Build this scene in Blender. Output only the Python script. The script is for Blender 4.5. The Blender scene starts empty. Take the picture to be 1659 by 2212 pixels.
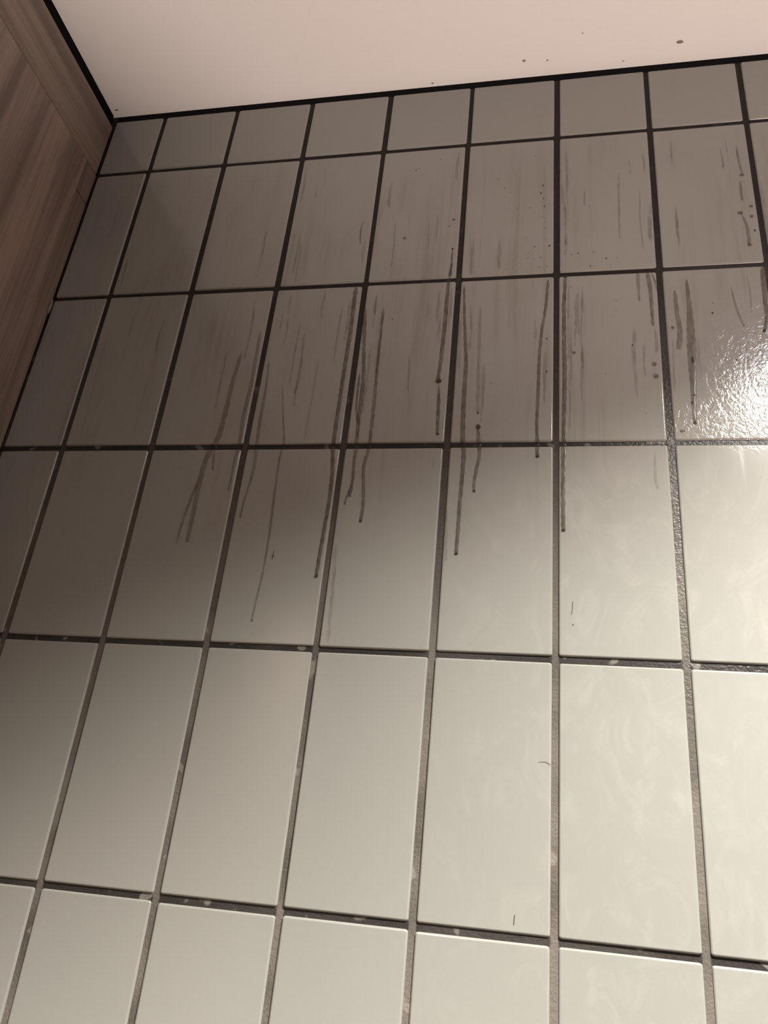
import bpy, bmesh, math, random
from mathutils import Matrix, Vector

random.seed(7)
scene = bpy.context.scene
C = scene.collection

# --------------------------------------------------------------------------
# camera (wall lies in the plane y = 0, x to the right, z up, metres)
# --------------------------------------------------------------------------
Z0 = 1.888                       # height of the third joint line above the floor
CEIL = 2.400
PX, PZ = 0.1000, 0.20154         # pitch of the tile joints
GV, GH = 0.0052, 0.0050          # joint widths
camd = bpy.data.cameras.new('camera')
cam = bpy.data.objects.new('camera', camd)
C.objects.link(cam)
r_ = Vector((0.97984405, 0.17533315, 0.09572837))
u_ = Vector((-0.00792882, -0.44469515, 0.89564689))
f_ = Vector((-0.19960653, 0.8783533, 0.43434171))
M = Matrix.Identity(4)
for i in range(3):
    M[i][0], M[i][1], M[i][2] = r_[i], u_[i], -f_[i]
M.translation = Vector((0.19327, -0.64409, Z0 - 0.38943))
cam.matrix_world = M
camd.sensor_fit = 'VERTICAL'
camd.sensor_height = 36.0
camd.lens = 36.0 * 1738.56 / 2212.0
camd.clip_start = 0.01
scene.camera = cam

# --------------------------------------------------------------------------
# light: a recessed ceiling downlight near the wall, plus an added spotlight and floor uplighter
# --------------------------------------------------------------------------
vs = scene.view_settings
vs.view_transform = 'Standard'
vs.look = 'None'
vs.gamma = 1.0
vs.exposure = 0.0
vs.use_curve_mapping = False
cy = scene.cycles
cy.max_bounces = 4
cy.diffuse_bounces = 2
cy.glossy_bounces = 2
cy.transmission_bounces = 2
cy.transparent_max_bounces = 6
cy.use_adaptive_sampling = True
cy.adaptive_threshold = 0.06
cy.adaptive_min_samples = 16
cy.caustics_reflective = False
cy.caustics_refractive = False
world = bpy.data.worlds.new('world')
scene.world = world
world.use_nodes = True
bg = world.node_tree.nodes['Background']
bg.inputs[0].default_value = (0.9, 0.8, 0.7, 1)
bg.inputs[1].default_value = 0.005

LAMP = (0.60, -0.62)             # downlight in the ceiling
ADDED_UPL = (1.06, -1.08, 0.14)        # head of the unseen uplighter added to brighten the ceiling


def spot(name, loc, direction, energy, color, angle, blend, radius):
    l = bpy.data.lights.new(name, 'SPOT')
    l.energy = energy
    l.color = color
    l.spot_size = math.radians(angle)
    l.spot_blend = blend
    l.shadow_soft_size = radius
    o = bpy.data.objects.new(name, l)
    C.objects.link(o)
    o.location = loc
    o.rotation_euler = Vector(direction).to_track_quat('-Z', 'Y').to_euler()
    return o


down_light = spot('downlight_beam', (LAMP[0], LAMP[1], CEIL - 0.004), (0, 0, -1),
                  282.0, (1.0, 0.968, 0.875), 118.0, 0.62, 0.03)
ADDED_LAMP = (-0.05, -1.22)           # unseen second lamp, added to brighten the lower tiles
added_down_light = spot('downlight_beam', (ADDED_LAMP[0], ADDED_LAMP[1], CEIL - 0.012), (0, 0, -1),
                   235.0, (1.0, 0.968, 0.875), 118.0, 0.62, 0.03)
added_up_light = spot('added_uplighter_beam', (ADDED_UPL[0], ADDED_UPL[1], ADDED_UPL[2] + 0.03), (0.0, 0.0, 1.0),
                168.0, (1.0, 0.83, 0.755), 82.0, 0.26, 0.05)


# --------------------------------------------------------------------------
# materials
# --------------------------------------------------------------------------
class NT:
    def __init__(self, name):
        self.m = bpy.data.materials.new(name)
        self.m.use_nodes = True
        self.t = self.m.node_tree
        self.b = self.t.nodes['Principled BSDF']

    def n(self, kind, **kw):
        nd = self.t.nodes.new(kind)
        for k, v in kw.items():
            if k in nd.inputs.keys():
                nd.inputs[k].default_value = v
            else:
                setattr(nd, k, v)
        return nd

    def l(self, a, b):
        self.t.links.new(a, b)

    def pos(self, scale=(1, 1, 1), loc=(0, 0, 0)):
        g = self.n('ShaderNodeNewGeometry')
        mp = self.n('ShaderNodeMapping')
        mp.inputs['Scale'].default_value = scale
        mp.inputs['Location'].default_value = loc
        self.l(g.outputs['Position'], mp.inputs['Vector'])
        return mp.outputs[0]

    def noise(self, vec, scale, detail=4, rough=0.55, dist=0.0):
        nd = self.n('ShaderNodeTexNoise')
        nd.inputs['Scale'].default_value = scale
        nd.inputs['Detail'].default_value = detail
        nd.inputs['Roughness'].default_value = rough
        nd.inputs['Distortion'].default_value = dist
        self.l(vec, nd.inputs['Vector'])
        return nd.outputs['Fac']

    def ramp(self, fac, a, b, va=0.0, vb=1.0, smooth=True):
        nd = self.n('ShaderNodeMapRange')
        nd.interpolation_type = 'SMOOTHSTEP' if smooth else 'LINEAR'
        nd.inputs['From Min'].default_value = a
        nd.inputs['From Max'].default_value = b
        nd.inputs['To Min'].default_value = va
        nd.inputs['To Max'].default_value = vb
        self.l(fac, nd.inputs['Value'])
        return nd.outputs['Result']

    def math(self, op, a, b):
        nd = self.n('ShaderNodeMath', operation=op)
        for i, x in enumerate((a, b)):
            if isinstance(x, (int, float)):
                nd.inputs[i].default_value = x
            else:
                self.l(x, nd.inputs[i])
        return nd.outputs[0]

    def mix(self, fac, a, b):
        nd = self.n('ShaderNodeMix', data_type='RGBA')
        if isinstance(fac, (int, float)):
            nd.inputs[0].default_value = fac
        else:
            self.l(fac, nd.inputs[0])
        for i, x in ((6, a), (7, b)):
            if isinstance(x, tuple):
                nd.inputs[i].default_value = (*x, 1)
            else:
                self.l(x, nd.inputs[i])
        return nd.outputs[2]

    def bump(self, height, strength, dist):
        nd = self.n('ShaderNodeBump')
        nd.inputs['Distance'].default_value = dist
        if isinstance(strength, (int, float)):
            nd.inputs['Strength'].default_value = strength
        else:
            self.l(strength, nd.inputs['Strength'])
        self.l(height, nd.inputs['Height'])
        return nd.outputs[0]

    def sep(self, vec):
        nd = self.n('ShaderNodeSeparateXYZ')
        self.l(vec, nd.inputs[0])
        return nd.outputs

    def out(self, **kw):
        for k, v in kw.items():
            k = k.replace('_', ' ')
            if isinstance(v, (int, float)):
                self.b.inputs[k].default_value = v
            elif isinstance(v, tuple):
                self.b.inputs[k].default_value = (*v, 1)
            else:
                self.l(v, self.b.inputs[k])
        return self.m


def ell_mask(t, nz, cx, cz, rx, rz, soft, vec_noise_amp=0.5):
    """soft blotch around a wall point, its outline broken up by noise"""
    x, y, z = t.sep(t.pos())
    dx = t.math('DIVIDE', t.math('SUBTRACT', x, cx), rx)
    dz = t.math('DIVIDE', t.math('SUBTRACT', z, cz), rz)
    d = t.math('SQRT', t.math('ADD', t.math('MULTIPLY', dx, dx), t.math('MULTIPLY', dz, dz)), 0.0)
    d = t.math('ADD', d, t.math('MULTIPLY', t.math('SUBTRACT', nz, 0.5), vec_noise_amp * 2))
    return t.ramp(d, 1.0 + soft, 1.0 - soft)


def mat_tile():
    t = NT('glazed_off_white_tile')
    p = t.pos()
    x, y, z = t.sep(p)
    base = t.mix(t.noise(p, 3.0, 1), (0.255, 0.252, 0.234), (0.277, 0.273, 0.253))
    # greasy runs: noise stretched along the fall line, on the upper rows only
    runs = t.noise(t.pos((1, 1, 0.045)), 90, 3, 0.6, 0.6)
    patch = t.noise(t.pos((1, 1, 0.6), (3.1, 0, 1.7)), 9, 2, 0.6)
    zlow = t.ramp(z, Z0 - 0.16, Z0 + 0.10)
    ztop = t.ramp(z, Z0 + 0.43, Z0 + 0.33)
    area = t.math('MULTIPLY', t.math('MULTIPLY', zlow, ztop), t.ramp(patch, 0.40, 0.66))
    film = t.math('MULTIPLY', area, t.ramp(runs, 0.46, 0.74))
    base = t.mix(t.math('MULTIPLY', film, 0.42), base, (0.128, 0.096, 0.078))
    # thin even grease haze on the splashed rows
    haze = t.math('MULTIPLY', t.math('MULTIPLY', zlow, ztop), t.ramp(patch, 0.3, 0.75, 0.05, 0.22))
    base = t.mix(haze, base, (0.165, 0.126, 0.109))
    # pale dried wipe marks low on the right
    wipe = t.noise(t.pos((1.2, 1, 0.7), (0.4, 0, 0.9)), 26, 4, 0.66, 1.5)
    xr = t.ramp(x, 0.02, 0.26)
    zr = t.ramp(z, Z0 + 0.02, Z0 - 0.06)
    base = t.mix(t.math('MULTIPLY', t.math('MULTIPLY', xr, zr), t.ramp(wipe, 0.45, 0.75, 0.0, 0.45)),
                 base, (0.335, 0.326, 0.303))
    # wet wrinkled film beside the lamp reflection
    nz = t.noise(p, 36, 3, 0.6)
    wet = ell_mask(t, nz, 0.420, Z0 + 0.080, 0.085, 0.070, 0.28, 0.55)
    wet2 = ell_mask(t, nz, 0.36, Z0 + 0.022, 0.075, 0.026, 0.35, 0.55)
    wetm = t.math('MAXIMUM', wet, wet2)
    base = t.mix(t.math('MULTIPLY', wetm, 0.22), base, (0.19, 0.165, 0.143))
    fine = t.noise(t.pos((1, 1, 0.75)), 180, 2, 0.6, 1.2)
    rough = t.math('SUBTRACT', t.math('ADD', 0.145, t.math('MULTIPLY', film, 0.16)), t.math('MULTIPLY', wetm, -0.02))
    return t.out(Base_Color=base, Roughness=rough, IOR=1.5,
                 Normal=t.bump(fine, t.math('MULTIPLY', wetm, 0.30), 0.0011))


def mat_grout():
    t = NT('dark_brown_grout')
    p = t.pos()
    x, y, z = t.sep(p)
    n1 = t.noise(p, 420, 1, 0.7)
    base = t.mix(n1, (0.040, 0.033, 0.030), (0.085, 0.071, 0.062))
    # dry dusty stretches, mostly low on the wall
    dry = t.noise(t.pos((1, 1, 1), (2.2, 0, 4.4)), 11, 2, 0.6)
    low = t.ramp(z, Z0 + 0.05, Z0 - 0.30)
    base = t.mix(t.math('MULTIPLY', low, t.ramp(dry, 0.40, 0.60, 0.25, 0.9)), base, (0.145, 0.126, 0.110))
    # the cross joints are coloured near black, the upright ones stay paler
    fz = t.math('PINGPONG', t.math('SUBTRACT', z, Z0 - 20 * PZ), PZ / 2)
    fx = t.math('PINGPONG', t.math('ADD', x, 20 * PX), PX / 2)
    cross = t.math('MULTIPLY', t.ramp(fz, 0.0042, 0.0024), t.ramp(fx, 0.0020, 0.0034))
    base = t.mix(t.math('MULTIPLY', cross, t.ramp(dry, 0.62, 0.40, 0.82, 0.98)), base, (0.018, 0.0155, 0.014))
    # pale crumbs of residue sitting in the joints
    cr = t.noise(t.pos((1, 1, 1), (7.7, 0, 1.1)), 62, 1, 0.55)
    base = t.mix(t.ramp(cr, 0.64, 0.70, 0.0, 0.55), base, (0.24, 0.215, 0.19))
    # greasy joints up by the ceiling, their shade put into the dark colour too
    up = t.ramp(z, Z0 - 0.12, Z0 + 0.22)
    base = t.mix(t.math('MULTIPLY', up, 0.92), base, (0.013, 0.009, 0.009))
    wet = ell_mask(t, dry, 0.40, Z0 - 0.02, 0.16, 0.24, 0.4, 0.4)
    rough = t.ramp(wet, 0, 1, 0.75, 0.38)
    return t.out(Base_Color=base, Roughness=rough, Specular_IOR_Level=0.28,
                 Normal=t.bump(n1, 0.8, 0.0006))


def mat_paint(name, c1, c2, rough=0.6):
    t = NT(name)
    p = t.pos()
    base = t.mix(t.noise(p, 2.2, 4), c1, c2)
    return t.out(Base_Color=base, Roughness=rough,
                 Normal=t.bump(t.noise(p, 160, 3), 0.15, 0.0006))


def mat_wood(name, along, tint=1.0, olive=0.0, seed=0.0):
    t = NT(name)
    s = [9.0, 9.0, 9.0]
    s[along] = 0.55
    s2 = [70.0, 70.0, 70.0]
    s2[along] = 2.2
    broad = t.noise(t.pos(tuple(s), (seed, seed * 2, seed)), 2.6, 4, 0.55, 0.7)
    grain = t.noise(t.pos(tuple(s2), (seed, 0, seed)), 2.4, 5, 0.65, 0.5)
    c1 = (0.150 * tint, 0.108 * tint, 0.085 * tint)
    c2 = (0.330 * tint, (0.240 + olive) * tint, 0.196 * tint)
    base = t.mix(t.ramp(broad, 0.34, 0.66), c1, c2)
    base = t.mix(t.ramp(grain, 0.42, 0.70, 0.0, 0.5), base, (0.110 * tint, 0.078 * tint, 0.062 * tint))
    return t.out(Base_Color=base, Roughness=0.5, Normal=t.bump(grain, 0.35, 0.0005))


def mat_plain(name, col, rough=0.5, metal=0.0, spec=0.5):
    t = NT(name)
    p = t.pos()
    k = 0.86
    base = t.mix(t.noise(p, 30, 3), col, tuple(c * k for c in col))
    return t.out(Base_Color=base, Roughness=rough, Metallic=metal, Specular_IOR_Level=spec)


def mat_film(name, col, alpha, rough=0.22, vary=0.35):
    """thin see-through brown liquid film; object colour alpha sets the strength"""
    t = NT(name)
    n = t.noise(t.pos((1, 1, 0.35)), 260, 4, 0.65)
    oi = t.n('ShaderNodeObjectInfo')
    a = t.math('MULTIPLY', t.ramp(n, 0.3, 0.7, alpha * (1 - vary), alpha * (1 + vary)), oi.outputs['Alpha'])
    return t.out(Base_Color=col, Roughness=rough, Alpha=a, IOR=1.40)


def mat_emit(name, col, strength):
    t = NT(name)
    t.b.inputs['Base Color'].default_value = (0.8, 0.8, 0.8, 1)
    n = t.noise(t.pos(), 20, 2)
    e = t.mix(n, col, tuple(c * 0.97 for c in col))
    t.l(e, t.b.inputs['Emission Color'])
    t.b.inputs['Emission Strength'].default_value = strength
    return t.m


TILE = mat_tile()
GROUT = mat_grout()
CEILP = mat_paint('matt_white_ceiling_paint', (0.83, 0.805, 0.785), (0.87, 0.845, 0.82), 0.75)
WALLP = mat_paint('warm_grey_wall_paint', (0.09, 0.076, 0.066), (0.11, 0.093, 0.08))
FLOOR = mat_wood('brown_floor', 0, 0.9)
DOORW = mat_wood('grey_brown_wood_vertical', 2, 1.0, 0.0, 0.3)
FILLW = mat_wood('grey_brown_wood_filler', 1, 0.80, 0.010, 1.3)
STILEW = mat_wood('grey_brown_wood_strip', 2, 0.82, 0.006, 2.1)
BLACK = mat_plain('black_board', (0.006, 0.0055, 0.006), 0.9, 0.0, 0.05)
SEAL = mat_plain('black_sealant', (0.005, 0.0045, 0.006), 0.8, 0.0, 0.08)
METAL = mat_plain('brushed_metal', (0.55, 0.54, 0.52), 0.35, 1.0)
WHITEM = mat_plain('white_enamel', (0.75, 0.74, 0.72), 0.4)
FILM = mat_film('brown_grease_film', (0.072, 0.046, 0.031), 0.46)
BEAD = mat_film('brown_grease_bead', (0.045, 0.029, 0.022), 0.70, 0.06, 0.15)
DROP = mat_film('clear_brown_droplet', (0.075, 0.055, 0.045), 0.50, 0.05, 0.15)
SMEAR = mat_film('faint_grease_smear', (0.075, 0.052, 0.040), 0.15, 0.35, 0.6)
SPECK = mat_plain('grey_speck', (0.26, 0.22, 0.19), 0.7)
HAIR = mat_plain('dark_hair', (0.06, 0.045, 0.035), 0.4)
LENS = mat_emit('lit_downlight_lens', (0.94, 0.97, 1.0), 95.0)
LENSU = mat_emit('added_uplighter_lens', (1.0, 0.82, 0.68), 10.0)


# --------------------------------------------------------------------------
# helpers
# --------------------------------------------------------------------------
def link_mesh(name, me, mat, parent=None):
    o = bpy.data.objects.new(name, me)
    if mat and not me.materials:
        me.materials.append(mat)
    C.objects.link(o)
    if parent:
        o.parent = parent
    return o


def obj(name, bm, mat, parent=None, smooth=False):
    me = bpy.data.meshes.new(name)
    bmesh.ops.recalc_face_normals(bm, faces=bm.faces)
    bm.to_mesh(me)
    bm.free()
    if smooth:
        for p in me.polygons:
            p.use_smooth = True
    return link_mesh(name, me, mat, parent)


def box(x0, x1, y0, y1, z0, z1, bev=0.0, seg=2):
    bm = bmesh.new()
    bmesh.ops.create_cube(bm, size=1.0)
    for v in bm.verts:
        v.co = Vector(((x0 + x1) / 2 + v.co.x * (x1 - x0), (y0 + y1) / 2 + v.co.y * (y1 - y0),
                       (z0 + z1) / 2 + v.co.z * (z1 - z0)))
    if bev:
        bmesh.ops.bevel(bm, geom=bm.edges[:], offset=bev, segments=seg, affect='EDGES', profile=0.5)
    return bm


def lathe(profile, n=40, close=False):
    bm = bmesh.new()
    rings = []
    for r, z in profile:
        if r < 1e-6:
            rings.append([bm.verts.new((0, 0, z))])
        else:
            rings.append([bm.verts.new((r * math.cos(2 * math.pi * k / n), r * math.sin(2 * math.pi * k / n), z))
                          for k in range(n)])
    pairs = list(zip(rings, rings[1:]))
    if close:
        pairs.append((rings[-1], rings[0]))
    for a, b in pairs:
        for k in range(n):
            k2 = (k + 1) % n
            if len(a) == 1 and len(b) == 1:
                continue
            if len(a) == 1:
                bm.faces.new((a[0], b[k], b[k2]))
            elif len(b) == 1:
                bm.faces.new((a[k], a[k2], b[0]))
            else:
                bm.faces.new((a[k], a[k2], b[k2], b[k]))
    return bm


def empty(name, loc):
    o = bpy.data.objects.new(name, None)
    o.empty_display_size = 0.05
    C.objects.link(o)
    o.location = loc
    return o


def tag(o, label=None, cat=None, group=None, kind=None):
    if label:
        o['label'] = label
    if cat:
        o['category'] = cat
    if group:
        o['group'] = group
    if kind:
        o['kind'] = kind
    return o


def struct(name, bm, mat, label):
    o = obj(name, bm, mat)
    return tag(o, label, name.split('_')[0], None, 'structure')


# --------------------------------------------------------------------------
# the room
# --------------------------------------------------------------------------
XW = -0.371                      # face of the wooden cabinet against the tiles
XL, XR, YF = -0.97, 1.62, -2.45
GD = 0.0016                      # how far the grout sits behind the tile faces

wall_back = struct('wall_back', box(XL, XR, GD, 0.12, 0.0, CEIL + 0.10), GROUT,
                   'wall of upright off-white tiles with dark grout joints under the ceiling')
ceiling = struct('ceiling', box(XL, XR, YF, 0.0012, CEIL, CEIL + 0.10), CEILP,
                 'plain matt white ceiling above the tiled wall')
struct('floor', box(XL, XR, YF, GD, -0.08, 0.0), FLOOR, 'brown wooden floor below the tiled wall')
struct('wall_left', box(XL - 0.10, XL, YF, 0.12, -0.08, CEIL + 0.10), WALLP, 'warm grey wall behind the wooden cabinet')
struct('wall_right', box(XR, XR + 0.10, YF, 0.12, -0.08, CEIL + 0.10), WALLP, 'warm grey wall right of the tiled wall')
struct('wall_front', box(XL - 0.10, XR + 0.10, YF - 0.10, YF, -0.08, CEIL + 0.10), WALLP,
       'warm grey wall opposite the tiled wall')

# tiles ---------------------------------------------------------------------
TOP = Z0 + 0.5010                # upper edge of the cut top row


def tile_mesh(w, h):
    """upright tile, origin at its centre, front face at y = 0, eased edges with exact normals"""
    rc, rb, depth = 0.0022, 0.0019, 0.0065
    prof = [(0.0, 1.0), (38.0, 1.0), (90.0, 1.0)]
    outline = []
    for cx, cz, a0 in ((w / 2, h / 2, 0), (-w / 2, h / 2, 90), (-w / 2, -h / 2, 180), (w / 2, -h / 2, 270)):
        for k in range(3):
            a = math.radians(a0 + 45 * k)
            sx = 1 if cx > 0 else -1
            sz = 1 if cz > 0 else -1
            outline.append((cx - sx * rc, cz - sz * rc, math.cos(a), math.sin(a)))
    n = len(outline)
    V, N, F = [], [], []
    for deg in (0, 45, 90):
        a = math.radians(deg)
        off = rc - rb + rb * math.sin(a)
        y = rb - rb * math.cos(a)
        for ox, oz, dx, dz in outline:
            V.append((ox + dx * off, y, oz + dz * off))
            N.append((dx * math.sin(a), -math.cos(a), dz * math.sin(a)))
    for ox, oz, dx, dz in outline:
        V.append((ox + dx * rc, depth, oz + dz * rc))
        N.append((dx, 0, dz))
    F.append(tuple(range(n)))
    for r in range(3):
        for k in range(n):
            k2 = (k + 1) % n
            F.append((r * n + k, (r + 1) * n + k, (r + 1) * n + k2, r * n + k2))
    F.append(tuple(3 * n + k for k in reversed(range(n))))
    me = bpy.data.meshes.new('tile')
    me.from_pydata(V, [], F)
    me.update()
    if me.polygons[0].normal.y > 0:
        me.flip_normals()
    for p in me.polygons:
        p.use_smooth = True
    me.normals_split_custom_set_from_vertices(N)
    me.materials.append(TILE)
    return me


mesh_cache = {}
NCOL0, NCOL1 = -4, 16
rows = []
for j in range(0, 13):
    zt = TOP if j == 0 else Z0 - (j - 3) * PZ - GH / 2
    zb = Z0 - (j - 2) * PZ + GH / 2
    zb = max(zb, 0.002)
    if zt - zb > 0.03:
        rows.append((zt, zb))
for j, (zt, zb) in enumerate(rows):
    for i in range(NCOL0, NCOL1):
        x0 = i * PX + GV / 2
        x1 = (i + 1) * PX - GV / 2
        if i == NCOL0:
            x0 = XW + 0.0013
        x1 = min(x1, XR - 0.002)
        w, h = round(x1 - x0, 4), round(zt - zb, 4)
        if (w, h) not in mesh_cache:
            mesh_cache[(w, h)] = tile_mesh(w, h)
        o = link_mesh('tile', mesh_cache[(w, h)], None, wall_back)
        o.location = ((x0 + x1) / 2 + random.uniform(-.0005, .0005), random.uniform(-.00025, .00025),
                      (zt + zb) / 2 + random.uniform(-.0005, .0005))
        o.rotation_euler = (random.uniform(-.0018, .0018) if j else 0.0, random.uniform(-.0022, .0022),
                            random.uniform(-.0030, .0030))

# black open joint between the tiles and the ceiling
obj('joint', box(XW + 0.001, XR - 0.001, 0.0012, GD + 0.0012, TOP + 0.0002, CEIL - 0.0002), SEAL, wall_back)

# small dark specks on the ceiling
for sx, sy, r, e in ((0.3351, -0.0239, 0.0023, 1.7), (0.1615, -0.0206, 0.0015, 1.4), (0.1885, -0.018, 0.0010, 1.2),
                     (0.2273, -0.0463, 0.0008, 1.1), (0.2746, -0.0077, 0.0007, 1.8), (0.5, -0.06, 0.0010, 1.2),
                     (0.051, -0.0035, 0.0009, 2.0), (-0.368, -0.010, 0.0012, 2.4)):
    bm = bmesh.new()
    bmesh.ops.create_icosphere(bm, subdivisions=2, radius=1.0)
    for v in bm.verts:
        v.co = Vector((sx + v.co.x * r * e * random.uniform(.85, 1.1), sy + v.co.y * r * random.uniform(.85, 1.1),
                       CEIL - 0.0001 + v.co.z * 0.0004))
    obj('speck', bm, SPECK, ceiling, True)

# --------------------------------------------------------------------------
# tall wooden cabinet at the left: filler strips around a proud door
# --------------------------------------------------------------------------
CT = Z0 + 0.489                  # top of the cabinet, a dark gap below the ceiling
cab = empty('wooden_cabinet', (XW, -0.62, 0.0))
tag(cab, 'tall grey-brown wood-grain cabinet at the left, against the tiled wall', 'cabinet')


def cabpart(name, x0, x1, y0, y1, z0, z1, mat, bev=0.0006):
    ox, oy = XW, -0.62
    return obj(name, box(x0 - ox, x1 - ox, y0 - oy, y1 - oy, z0, z1, bev, 2), mat, cab)


cabpart('carcass', XL + 0.005, XW - 0.020, -1.235, -0.002, 0.002, CT - 0.004, BLACK)
cabpart('top_filler', XW - 0.018, XW, -1.235, -0.0015, Z0 + 0.4005, CT, FILLW, 0.0020)
cabpart('side_filler', XW - 0.018, XW, -0.0262, -0.0015, Z0 + 0.3512, Z0 + 0.3997, STILEW)
cabpart('side_filler', XW - 0.018, XW, -0.0262, -0.0015, 0.10, Z0 + 0.3500, STILEW)
for y0, y1 in ((-0.626, -0.0270), (-1.235, -0.629)):
    d = cabpart('door', XW - 0.018, XW + 0.0018, y0, y1, 0.10, Z0 + 0.3985, DOORW, 0.0012)
    yh = y0 + 0.045 + 0.62
    hb = box(0.0018, 0.030, yh - 0.006, yh + 0.006, 0.95, 1.25, 0.003, 2)
    obj('handle', hb, METAL, d)
cabpart('shadow_strip', XW - 0.016, XW - 0.0050, -1.235, -0.0015, CT - 0.010, CEIL - 0.0005, BLACK, 0.0)  # black strip closing the gap, added in place of its shade
cabpart('plinth', XW - 0.060, XW - 0.045, -1.235, -0.002, 0.001, 0.098, BLACK)
# a smear of sealant in the corner between filler and tiles
bm = bmesh.new()
bmesh.ops.create_icosphere(bm, subdivisions=2, radius=1.0)
for v in bm.verts:
    v.co = Vector((0.0010 + v.co.x * 0.0016, 0.62 - 0.0025 + v.co.y * 0.0022, Z0 + 0.188 + v.co.z * 0.011))
obj('sealant', bm, STILEW, cab, True)

# --------------------------------------------------------------------------
# lamps (out of the frame; the downlight by the wall reflects on the tiles, the others are added)
# --------------------------------------------------------------------------
trim = [(0.040, -0.0005), (0.040, -0.010), (0.046, -0.011), (0.056, -0.006), (0.058, -0.0003)]
tube = [(0.042, -0.0005), (0.042, -0.062), (0.046, -0.062), (0.046, -0.0003)]  # deep tube of the added spotlight, keeps its lens from reflecting in the tiles
for (lx, ly), beam, lab, prof, pname, pmat, drop in (
        (LAMP, down_light, 'round flat ceiling downlight whose glare shows on the wet right-hand tile', trim, 'trim_ring',
         WHITEM, 0.012),
        (ADDED_LAMP, added_down_light, 'added unseen black tube ceiling spotlight further from the tiled wall, behind the viewer', tube,
         'housing', BLACK, 0.062)):
    dl = empty('ceiling_downlight', (lx, ly, CEIL))
    tag(dl, lab, 'lamp', 'round ceiling downlights')
    obj(pname, lathe(prof, 48), pmat, dl, True)
    obj('lens', lathe([(0.0, -0.003), (0.036, -0.003), (0.0398, -0.0025)], 48), LENS, dl, True)
    beam.parent = dl
    beam.location = (0, 0, -drop)

ul = empty('added_floor_uplighter', (ADDED_UPL[0], ADDED_UPL[1], 0.0))
tag(ul, 'low unseen floor uplighter added to brighten the ceiling, behind the viewer', 'lamp')
obj('base', lathe([(0.0, 0.001), (0.13, 0.001), (0.13, 0.012), (0.02, 0.022), (0.0, 0.022)], 40), METAL, ul, True)
obj('pole', lathe([(0.011, 0.020), (0.011, ADDED_UPL[2] - 0.13)], 20), METAL, ul, True)
obj('bowl', lathe([(0.011, ADDED_UPL[2] - 0.13), (0.05, ADDED_UPL[2] - 0.115), (0.085, ADDED_UPL[2] - 0.06), (0.10, ADDED_UPL[2]),
                   (0.097, ADDED_UPL[2]), (0.082, ADDED_UPL[2] - 0.057), (0.047, ADDED_UPL[2] - 0.110), (0.0, ADDED_UPL[2] - 0.118)], 40),
    METAL, ul, True)
obj('lens', lathe([(0.0, ADDED_UPL[2] - 0.03), (0.088, ADDED_UPL[2] - 0.03)], 40), LENSU, ul, True)
added_up_light.parent = ul
added_up_light.location = (0, 0, ADDED_UPL[2] + 0.03)


# --------------------------------------------------------------------------
# drips of brown liquid running down the tiles (wall millimetres, x and z from the third joint)
# --------------------------------------------------------------------------
def joint_y(z):
    """depth of the surface under a drip: the tile face or the bottom of a joint"""
    k = (z - Z0) / PZ
    d = abs(k - round(k)) * PZ
    if d > GH / 2 + 0.0012:
        return 0.0
    if d > GH / 2 - 0.0002:
        return (GD - 0.0002) * (GH / 2 + 0.0012 - d) / 0.0014
    return GD - 0.0002


def catmull(P, step):
    out = []
    Q = [P[0]] + list(P) + [P[-1]]
    for i in range(1, len(Q) - 2):
        a, b, c, d = [Vector(q) for q in Q[i - 1:i + 3]]
        L = (c - b).length
        n = max(2, int(L / step))
        for k in range(n):
            t = k / n
            out.append(0.5 * ((2 * b) + (c - a) * t + (2 * a - 5 * b + 4 * c - d) * t * t
                              + (3 * b - a - 3 * c + d) * t ** 3))
    out.append(Vector(P[-1]))
    return out


def ribbon(bm, pts, w0, w1, height, rag=0.18, step=1.3, wmid=None):
    """thin domed film along a path; widths in mm"""
    P = catmull(pts, step)
    n = len(P)
    prev = None
    ph = random.uniform(0, 6)
    for i, q in enumerate(P):
        t = i / (n - 1)
        w = w0 + (w1 - w0) * t
        if wmid:
            w += (wmid - (w0 + w1) / 2) * math.sin(math.pi * t) ** 2
        taper = min(1.0, 0.25 + i / 9.0) * min(1.0, 0.45 + (n - 1 - i) / 3.0)
        wl = w * taper * (1 + rag * math.sin(i * 0.9 + ph) * random.uniform(0.2, 1)) / 2
        wr = w * taper * (1 + rag * math.sin(i * 0.7 + 2 * ph) * random.uniform(0.2, 1)) / 2
        tn = (P[min(i + 1, n - 1)] - P[max(i - 1, 0)]).normalized()
        nr = Vector((-tn.y, tn.x))
        if nr.x < 0:
            nr = -nr
        ring = []
        for s, hh in ((-1, 0), (-0.72, 0.75), (0, 1), (0.72, 0.75), (1, 0)):
            off = s * (wl if s < 0 else wr)
            x = (q.x + nr.x * off) / 1000
            z = Z0 + (q.y + nr.y * off) / 1000
            y = joint_y(z) - 0.00030 - hh * height * taper / 1000
            ring.append(bm.verts.new((x, y, z)))
        if prev:
            for k in range(4):
                bm.faces.new((prev[k], prev[k + 1], ring[k + 1], ring[k]))
        prev = ring


def blob_bm(x, z, rx, rz, h, wob=0.06):
    bm = bmesh.new()
    bmesh.ops.create_uvsphere(bm, u_segments=14, v_segments=8, radius=1.0)
    bmesh.ops.delete(bm, geom=[v for v in bm.verts if v.co.z < -0.05], context='VERTS')
    for v in bm.verts:
        a, b, c = v.co
        sag = 1.0 + (0.12 if b < 0 else -0.05)
        k = 1 + random.uniform(-wob, wob)
        v.co = Vector(((x + a * rx * k) / 1000, -0.00028 - max(c, 0) * h / 1000 * sag, Z0 + (z + b * rz * k) / 1000))
    return bm


GRP = 'brown drips running down the tiled wall'


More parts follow.
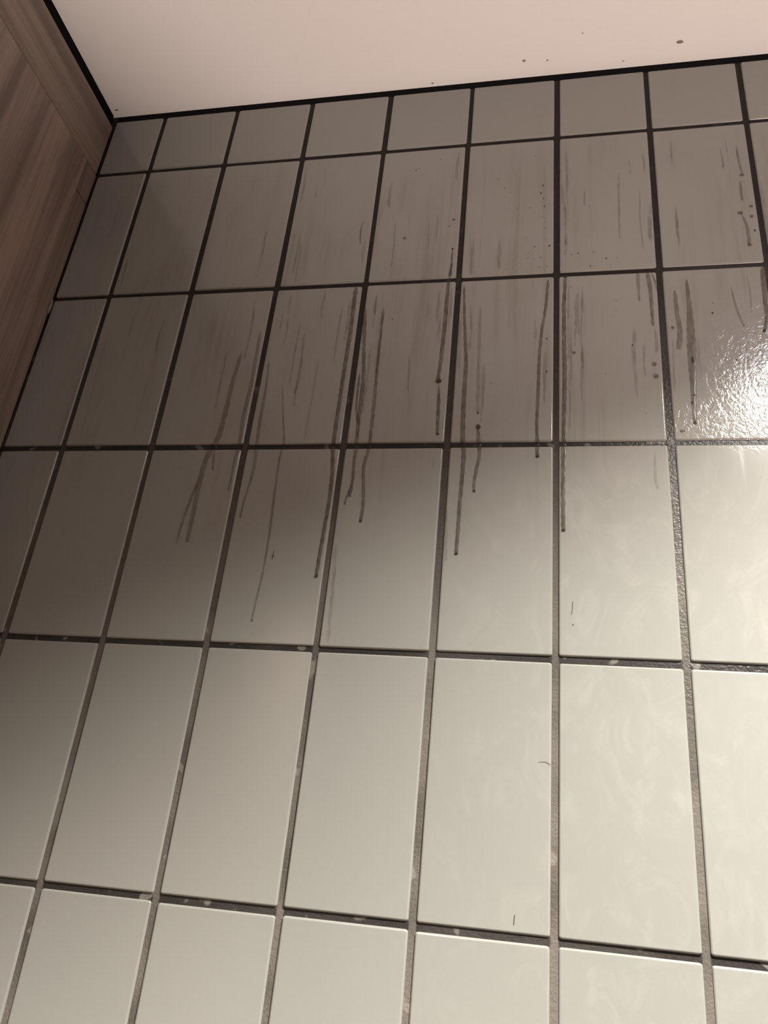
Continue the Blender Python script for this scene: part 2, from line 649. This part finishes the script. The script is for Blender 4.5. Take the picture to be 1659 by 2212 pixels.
def drip(label, runs, strength=1.0, bead=None, extra=()):
    """runs: (points, width top, width bottom[, middle width])"""
    x, z = runs[0][0][-1]
    root = empty('grease_drip', (0, 0, 0))
    tag(root, label, 'drip', GRP)
    for k, r in enumerate(runs):
        bm = bmesh.new()
        ribbon(bm, r[0], r[1], r[2], 0.30, wmid=(r[3] if len(r) > 3 else None))
        s = obj('streak' if k == 0 else 'branch', bm, FILM, root, True)
        s.color = (1, 1, 1, strength)
    for b in ([bead] if bead else []) + list(extra):
        o = obj('bead', blob_bm(*b), BEAD, root, True)
        o.color = (1, 1, 1, min(1.0, strength + 0.1))
    return root


drip('longest dark drip, left of the fourth upright joint, bead at its foot',
     [([(-9.6, 198.0), (-9.6, 175.2), (-9.0, 136.4), (-9.6, 95.5), (-9.9, 54.5), (-10.1, 20.3), (-9.7, -2.9), (-7.1, -28.7),
        (-6.2, -55.3), (-6.9, -82.6), (-7.8, -112.0), (-8.4, -134.7)], 4.6, 3.4)], 1.0, (-8.4, -135.0, 1.7, 1.8, 0.9))
drip('forked drip just right of the fourth upright joint, ending in a crooked tail',
     [([(3.4, 168.6), (7.6, 116.9), (11.1, 80.4), (11.6, 45.3), (11.9, 19.9), (12.9, -1.5), (13.0, -20.9),
        (13.7, -39.8), (12.6, -53.7)], 4.0, 3.2),
      ([(13.4, -42.9), (10.2, -55.3), (9.4, -59.8), (8.9, -64.4)], 2.4, 2.0),
      ([(6.9, 84.1), (7.2, 62.8), (8.2, 42.8), (12.0, 23.3)], 2.2, 2.2)], 0.85, (12.6, -54.4, 1.3, 1.2, 0.6))
drip('wavy brown drip ending in a bead, right of the forked crooked-tail drip',
     [([(23.6, 167.5), (24.0, 116.2), (25.0, 62.3), (25.7, 19.7), (25.5, -4.9), (23.0, -24.1), (25.0, -46.0),
        (26.6, -64.3), (26.0, -80.0)], 2.2, 3.4, 3.6)], 0.8, (26.0, -80.5, 1.6, 1.4, 0.8))
drip('drip with a large round bead halfway down, left of the fifth upright joint',
     [([(91.6, 225.1), (89.6, 195.1), (89.1, 141.2), (88.1, 99.2), (87.1, 81.5), (87.3, 72.7)], 3.0, 3.6, 4.4),
      ([(87.5, 69.3), (88.8, 55.5), (89.5, 35.3), (90.3, 12.2)], 2.2, 2.8, 3.6)], 1.0,
     (87.3, 72.7, 3.0, 3.2, 2.0), [(90.4, 11.9, 1.6, 1.6, 1.0)])
drip('broad long drip just right of the fifth upright joint, dark bead at its foot',
     [([(106.1, 192.1), (108.8, 149.6), (113.1, 94.7), (113.2, 51.5), (114.3, 10.3), (116.4, -8.8), (116.4, -29.0),
        (115.7, -59.2), (115.6, -81.2), (115.1, -110.3)], 2.4, 3.6, 4.6)], 0.95, (115.1, -110.8, 1.7, 1.5, 0.9))
drip('short crooked drip crossing the middle joint, glassy bead at its top',
     [([(128.4, 18.2), (129.2, 6.9), (131.1, -10.5), (128.7, -27.5), (127.4, -41.2), (127.7, -48.7)], 4.2, 3.0)],
     0.85, (127.7, -49.2, 1.5, 1.3, 0.8), [(128.4, 19.0, 2.3, 2.6, 1.6), (127.4, 34.5, 1.2, 1.3, 0.7)])
drip('drip left of the sixth upright joint, its bead just below the middle joint',
     [([(191.7, 194.7), (189.6, 160.4), (186.1, 131.2), (184.1, 102.8), (183.5, 66.2), (182.8, 31.0), (183.2, 3.9),
        (183.4, -12.7)], 2.6, 3.8)], 0.95, (183.4, -13.2, 1.9, 1.7, 1.0))
drip('long straight drip right of the sixth upright joint, bead at its foot',
     [([(208.7, 197.8), (207.4, 159.4), (207.4, 120.7), (207.8, 83.5), (207.7, 47.8), (207.2, 22.0), (206.6, -11.2),
        (206.2, -51.0), (206.4, -86.7)], 3.4, 3.8, 4.4)], 1.0, (206.4, -87.2, 1.9, 1.6, 1.0),
     [(208.7, 197.0, 2.4, 1.6, 1.0)])
drip('short faint drip under the joint, left of two close drips by the seventh upright joint',
     [([(279.4, 199.2), (279.1, 179.1), (279.4, 161.3)], 4.4, 1.6)], 0.6)
drip('ragged drip under the joint, nearest left of the seventh upright joint',
     [([(288.4, 198.6), (290.2, 174.4), (290.6, 151.0), (291.0, 130.1)], 5.0, 2.4),
      ([(292.5, 196.0), (295.5, 184.0), (297.0, 173.0)], 2.4, 1.6)], 0.75)
drip('slanting drip with a smudged foot, nearest right of the seventh upright joint',
     [([(312.7, 173.1), (313.3, 146.0), (314.7, 121.5), (312.1, 101.4)], 3.4, 5.4)], 0.7)
drip('wide wet drip with bright glints, left of the glare on the right-hand tile',
     [([(324.4, 186.2), (325.1, 153.0), (324.3, 119.2), (323.4, 90.2), (322.6, 62.2), (321.5, 36.7), (321.1, 21.0)],
       3.2, 3.6, 8.0)], 0.75, (321.1, 20.0, 1.7, 1.6, 1.0),
     [(323.8, 89.0, 1.1, 4.0, 0.9), (322.8, 50.0, 1.0, 1.2, 0.7), (320.2, 42.0, 1.0, 1.2, 0.7)])
drip('dark drip at the right edge of the photo, above the glare',
     [([(396.5, 199.0), (395.2, 190.3), (393.5, 158.6), (392.4, 134.4), (389.0, 120.8)], 6.0, 2.6)], 1.0,
     (389.0, 120.0, 1.7, 1.8, 1.0))
drip('thin slanting drip above the glare, ending in a tiny glint',
     [([(364.3, 173.8), (367.5, 146.9), (371.3, 128.1)], 2.0, 2.0)], 0.5, (371.8, 127.0, 1.0, 1.0, 0.7))
drip('broad faint forked drip in the dim third tile column, crossing the middle joint',
     [([(-124.5, 114.2), (-127.3, 76.9), (-128.3, 32.1), (-130.2, 9.7), (-137.0, -10.6), (-139.2, -37.0),
        (-138.9, -67.4), (-138.4, -104.3)], 4.0, 4.4, 6.0),
      ([(-141.6, -40.2), (-145.2, -62.7), (-148.0, -87.7), (-148.7, -106.0)], 3.4, 2.4),
      ([(-131.0, -2.0), (-129.8, -17.3), (-128.1, -28.0)], 2.4, 2.0)], 0.55)
drip('faint drip just left of the third upright joint',
     [([(-108.2, 142.4), (-106.4, 76.3), (-107.9, 31.8), (-106.3, 6.0), (-107.7, -19.0), (-107.5, -40.2),
        (-107.8, -50.6)], 3.4, 2.2, 4.2)], 0.55)
drip('faint wandering drip just right of the third upright joint',
     [([(-91.9, 103.5), (-89.7, 66.7), (-89.2, 31.4), (-88.2, 5.8), (-86.3, -20.8), (-87.3, -40.2), (-89.8, -59.2),
        (-90.6, -79.3)], 2.6, 2.0, 3.6)], 0.55)
drip('long hair-thin pale drip midway between the third and fourth upright joints',
     [([(-72.5, 71.7), (-66.7, 39.7), (-60.6, 5.5), (-61.7, -11.1), (-61.5, -35.4), (-60.1, -66.8), (-58.7, -97.0),
        (-58.7, -130.6), (-60.1, -154.6), (-61.3, -177.9)], 1.4, 2.0, 2.6)], 0.55, (-61.3, -178.4, 1.2, 1.1, 0.5))
drip('short reddish drip left of the fifth upright joint, just above a cross joint',
     [([(91.1, 243.5), (91.2, 223.8), (91.5, 205.4)], 2.2, 2.8)], 0.9, (91.1, 243.5, 1.3, 1.6, 0.7))
drip('small hooked drip left of the fourth upright joint in the upper tile row',
     [([(-12.8, 292.9), (-13.5, 272.8), (-11.8, 257.8)], 1.8, 2.0)], 0.7)
drip('thin hooked drip high on the right beside the eighth upright joint',
     [([(386.2, 365.9), (386.7, 344.8), (388.6, 323.9)], 2.4, 2.0),
      ([(385.5, 315.1), (385.0, 300.0), (385.2, 286.3)], 2.6, 2.8),
      ([(382.8, 269.2), (386.2, 249.8), (386.2, 226.9)], 2.4, 3.6)], 0.6, (388.0, 323.0, 2.4, 1.5, 0.9),
     [(381.5, 270.0, 2.6, 2.2, 1.0), (386.4, 226.5, 2.4, 1.6, 0.9)])

# loose droplets --------------------------------------------------------------
DG = 'loose droplets on the tiles'
for lab, x, z, rx, rz, h in (
        ('upper of two round droplets left of the seventh upright joint', 289.6, 85.2, 2.2, 2.0, 1.4),
        ('lower of two round droplets left of the seventh upright joint', 290.6, 71.5, 2.4, 2.3, 1.6),
        ('single round droplet right of the long straight drip', 216.6, 101.6, 1.7, 1.6, 1.1),
        ('small droplet just right of the seventh upright joint', 308.4, 127.4, 1.6, 1.7, 1.0),
        ('dark speck-like droplet alone in the middle of an upper tile', 37.1, 263.0, 1.4, 1.9, 0.8),
        ('flat brown droplet at the lower left corner of the wet glare tile', 310.2, 11.8, 2.4, 1.6, 0.5),
        ('upper of two small droplets by the eighth upright joint', 392.5, 278.0, 1.9, 1.8, 1.1),
        ('lower of two small droplets by the eighth upright joint', 391.9, 264.1, 1.9, 1.8, 1.1)):
    o = obj('droplet', blob_bm(x, z, rx, rz, h), DROP, None, True)
    tag(o, lab, 'droplet', DG)

# faint smears and spatter nobody could count -----------------------------------
bm = bmesh.new()
for P, w0, w1 in (
        ([(124.5, 162.0), (125.2, 112.1), (126.6, 59.6), (127.4, 34.5)], 3.0, 3.6),
        ([(-58.9, 138.2), (-56.2, 87.5), (-58.4, 60.6)], 3.0, 2.4),
        ([(-38.5, 99.7), (-38.9, 53.0), (-39.6, 25.4), (-39.9, 6.9)], 2.0, 2.0),
        ([(5.7, -103.3), (8.3, -145.7), (9.0, -166.0), (10.1, -195.0)], 3.0, 3.0),
        ([(264.8, 339.4), (264.0, 300.1), (263.3, 245.0)], 3.0, 2.0),
        ([(298.2, 296.8), (293.8, 268.4), (293.3, 240.5)], 3.6, 5.0),
        ([(205.7, 329.0), (206.5, 305.6), (209.7, 278.0)], 3.0, 3.0),
        ([(103.1, -59.3), (105.2, -88.5), (106.2, -118.1)], 2.0, 2.6),
        ([(55.9, 105.8), (57.1, 78.9), (58.1, 61.4)], 2.4, 2.0),
        ([(220.7, 158.7), (218.2, 129.7), (217.4, 109.0)], 3.0, 2.0)):
    ribbon(bm, P, w0, w1, 0.05, 0.35, 2.0)
joints = [i * 100 for i in range(-3, 5)]
for k in range(150):                     # short faint wipes, thickest under the cross joints and beside the upright ones
    row = random.choice((0, 1, 1, 1, 2, 2))
    ztop = (400, 199, -3)[row] if random.random() < .6 else random.choice((330, 300, 120, 150))
    j = random.choice(joints)
    x = j + random.choice((random.gauss(-12, 8), random.gauss(12, 9), random.uniform(-45, 45)))
    if abs((x + 50) % 100 - 50) < 5 or x < -300 or x > 440 or (x < -160 and random.random() < 0.6):
        continue
    if row == 2 and ztop < 0 and random.random() < .8:
        continue
    L = random.uniform(18, 85) if ztop > 0 else random.uniform(10, 40)
    z = ztop - random.uniform(4, 50)
    if z - L < (203 if z > 202 else (2 if z > 0 else -400)):
        L = z - (206 if z > 202 else (5 if z > 0 else -400))
    if L < 8:
        continue
    dx = random.uniform(-1.5, 1.5)
    ribbon(bm, [(x, z), (x + dx, z - L / 2), (x + dx * random.uniform(-.5, 1.5), z - L)],
           random.uniform(1.4, 5.0), random.uniform(1.0, 3.6), 0.03, 0.4, 2.5)
sm = obj('grease_smears', bm, SMEAR, None, True)
tag(sm, 'faint brown grease smears running down the upper tiles', 'smears', None, 'stuff')

bm = bmesh.new()
for x, z, r in [(190.7, 119.5, .9), (270.9, 108.2, .8), (345.3, 143.3, 1.0), (191.0, 80.4, 1.0), (41.8, 367.6, 1.0),
                (89.9, 286.0, 1.3), (85.7, 276.9, .8), (393.0, 245.0, 1.0), (192.6, 240.2, 1.0), (-.5, 209.5, 1.6),
                (213.9, -172.2, .6)] + \
        [(random.gauss(180, 9), random.uniform(208, 340), random.uniform(.4, 1.0)) for _ in range(16)] + \
        [(random.gauss(230, 20), random.uniform(206, 235), random.uniform(.4, .9)) for _ in range(9)] + \
        [(random.uniform(-30, 380), random.uniform(20, 390), random.uniform(.3, .7)) for _ in range(34)]:
    b2 = blob_bm(x, z, r, r * random.uniform(.9, 1.4), r * .5)
    me = bpy.data.meshes.new('tmp')
    b2.to_mesh(me)
    b2.free()
    bm.from_mesh(me)
    bpy.data.meshes.remove(me)
sp = obj('grease_spatter', bm, BEAD, None, True)
tag(sp, 'fine brown spatter dots scattered over the upper tiles', 'spatter', None, 'stuff')

# a hair and a few scuffs --------------------------------------------------------
def strand(name, pts, r, mat, parent=None):
    cu = catmull(pts, 0.6)
    bm = bmesh.new()
    prev = None
    for q in cu:
        ring = [bm.verts.new(((q.x + r * math.cos(a)) / 1000 , -0.0003 - 0.00008 - r * 0.6 * math.sin(a) / 1000,
                              Z0 + (q.y + r * math.cos(a) * 0.8) / 1000))
                for a in (0, 1.257, 2.513, 3.770, 5.027)]
        if prev:
            for k in range(5):
                bm.faces.new((prev[k], prev[(k + 1) % 5], ring[(k + 1) % 5], ring[k]))
        prev = ring
    return obj(name, bm, mat, parent, True)


tag(strand('hair', [(187.5, -282.5), (191.9, -282.0), (195.0, -282.7), (196.8, -284.1)], 0.16, HAIR),
    'short dark curved hair stuck on a bright lower tile', 'hair')
tag(strand('scuff_mark', [(213.8, -152.3), (213.6, -158.0), (213.0, -163.5)], 0.26, HAIR),
    'thin dark scuff above the lower cross joint, right of the sixth upright joint', 'mark', 'thin scuffs on the tiles')
tag(strand('scuff_mark', [(172.4, -388.5), (172.0, -395.0)], 0.22, HAIR),
    'tiny dark scuff near the foot of a bright lower tile', 'mark', 'thin scuffs on the tiles')
sc = empty('scuff_mark', (0, 0, 0))
tag(sc, 'tiny cross-shaped scuff beside the hair-thin pale drip', 'mark', 'thin scuffs on the tiles')
strand('stroke', [(-51.4, -111.5), (-51.8, -116.5), (-52.2, -120.0)], 0.24, HAIR, sc)
strand('stroke', [(-54.0, -117.2), (-51.8, -116.2), (-50.2, -117.2)], 0.24, HAIR, sc)
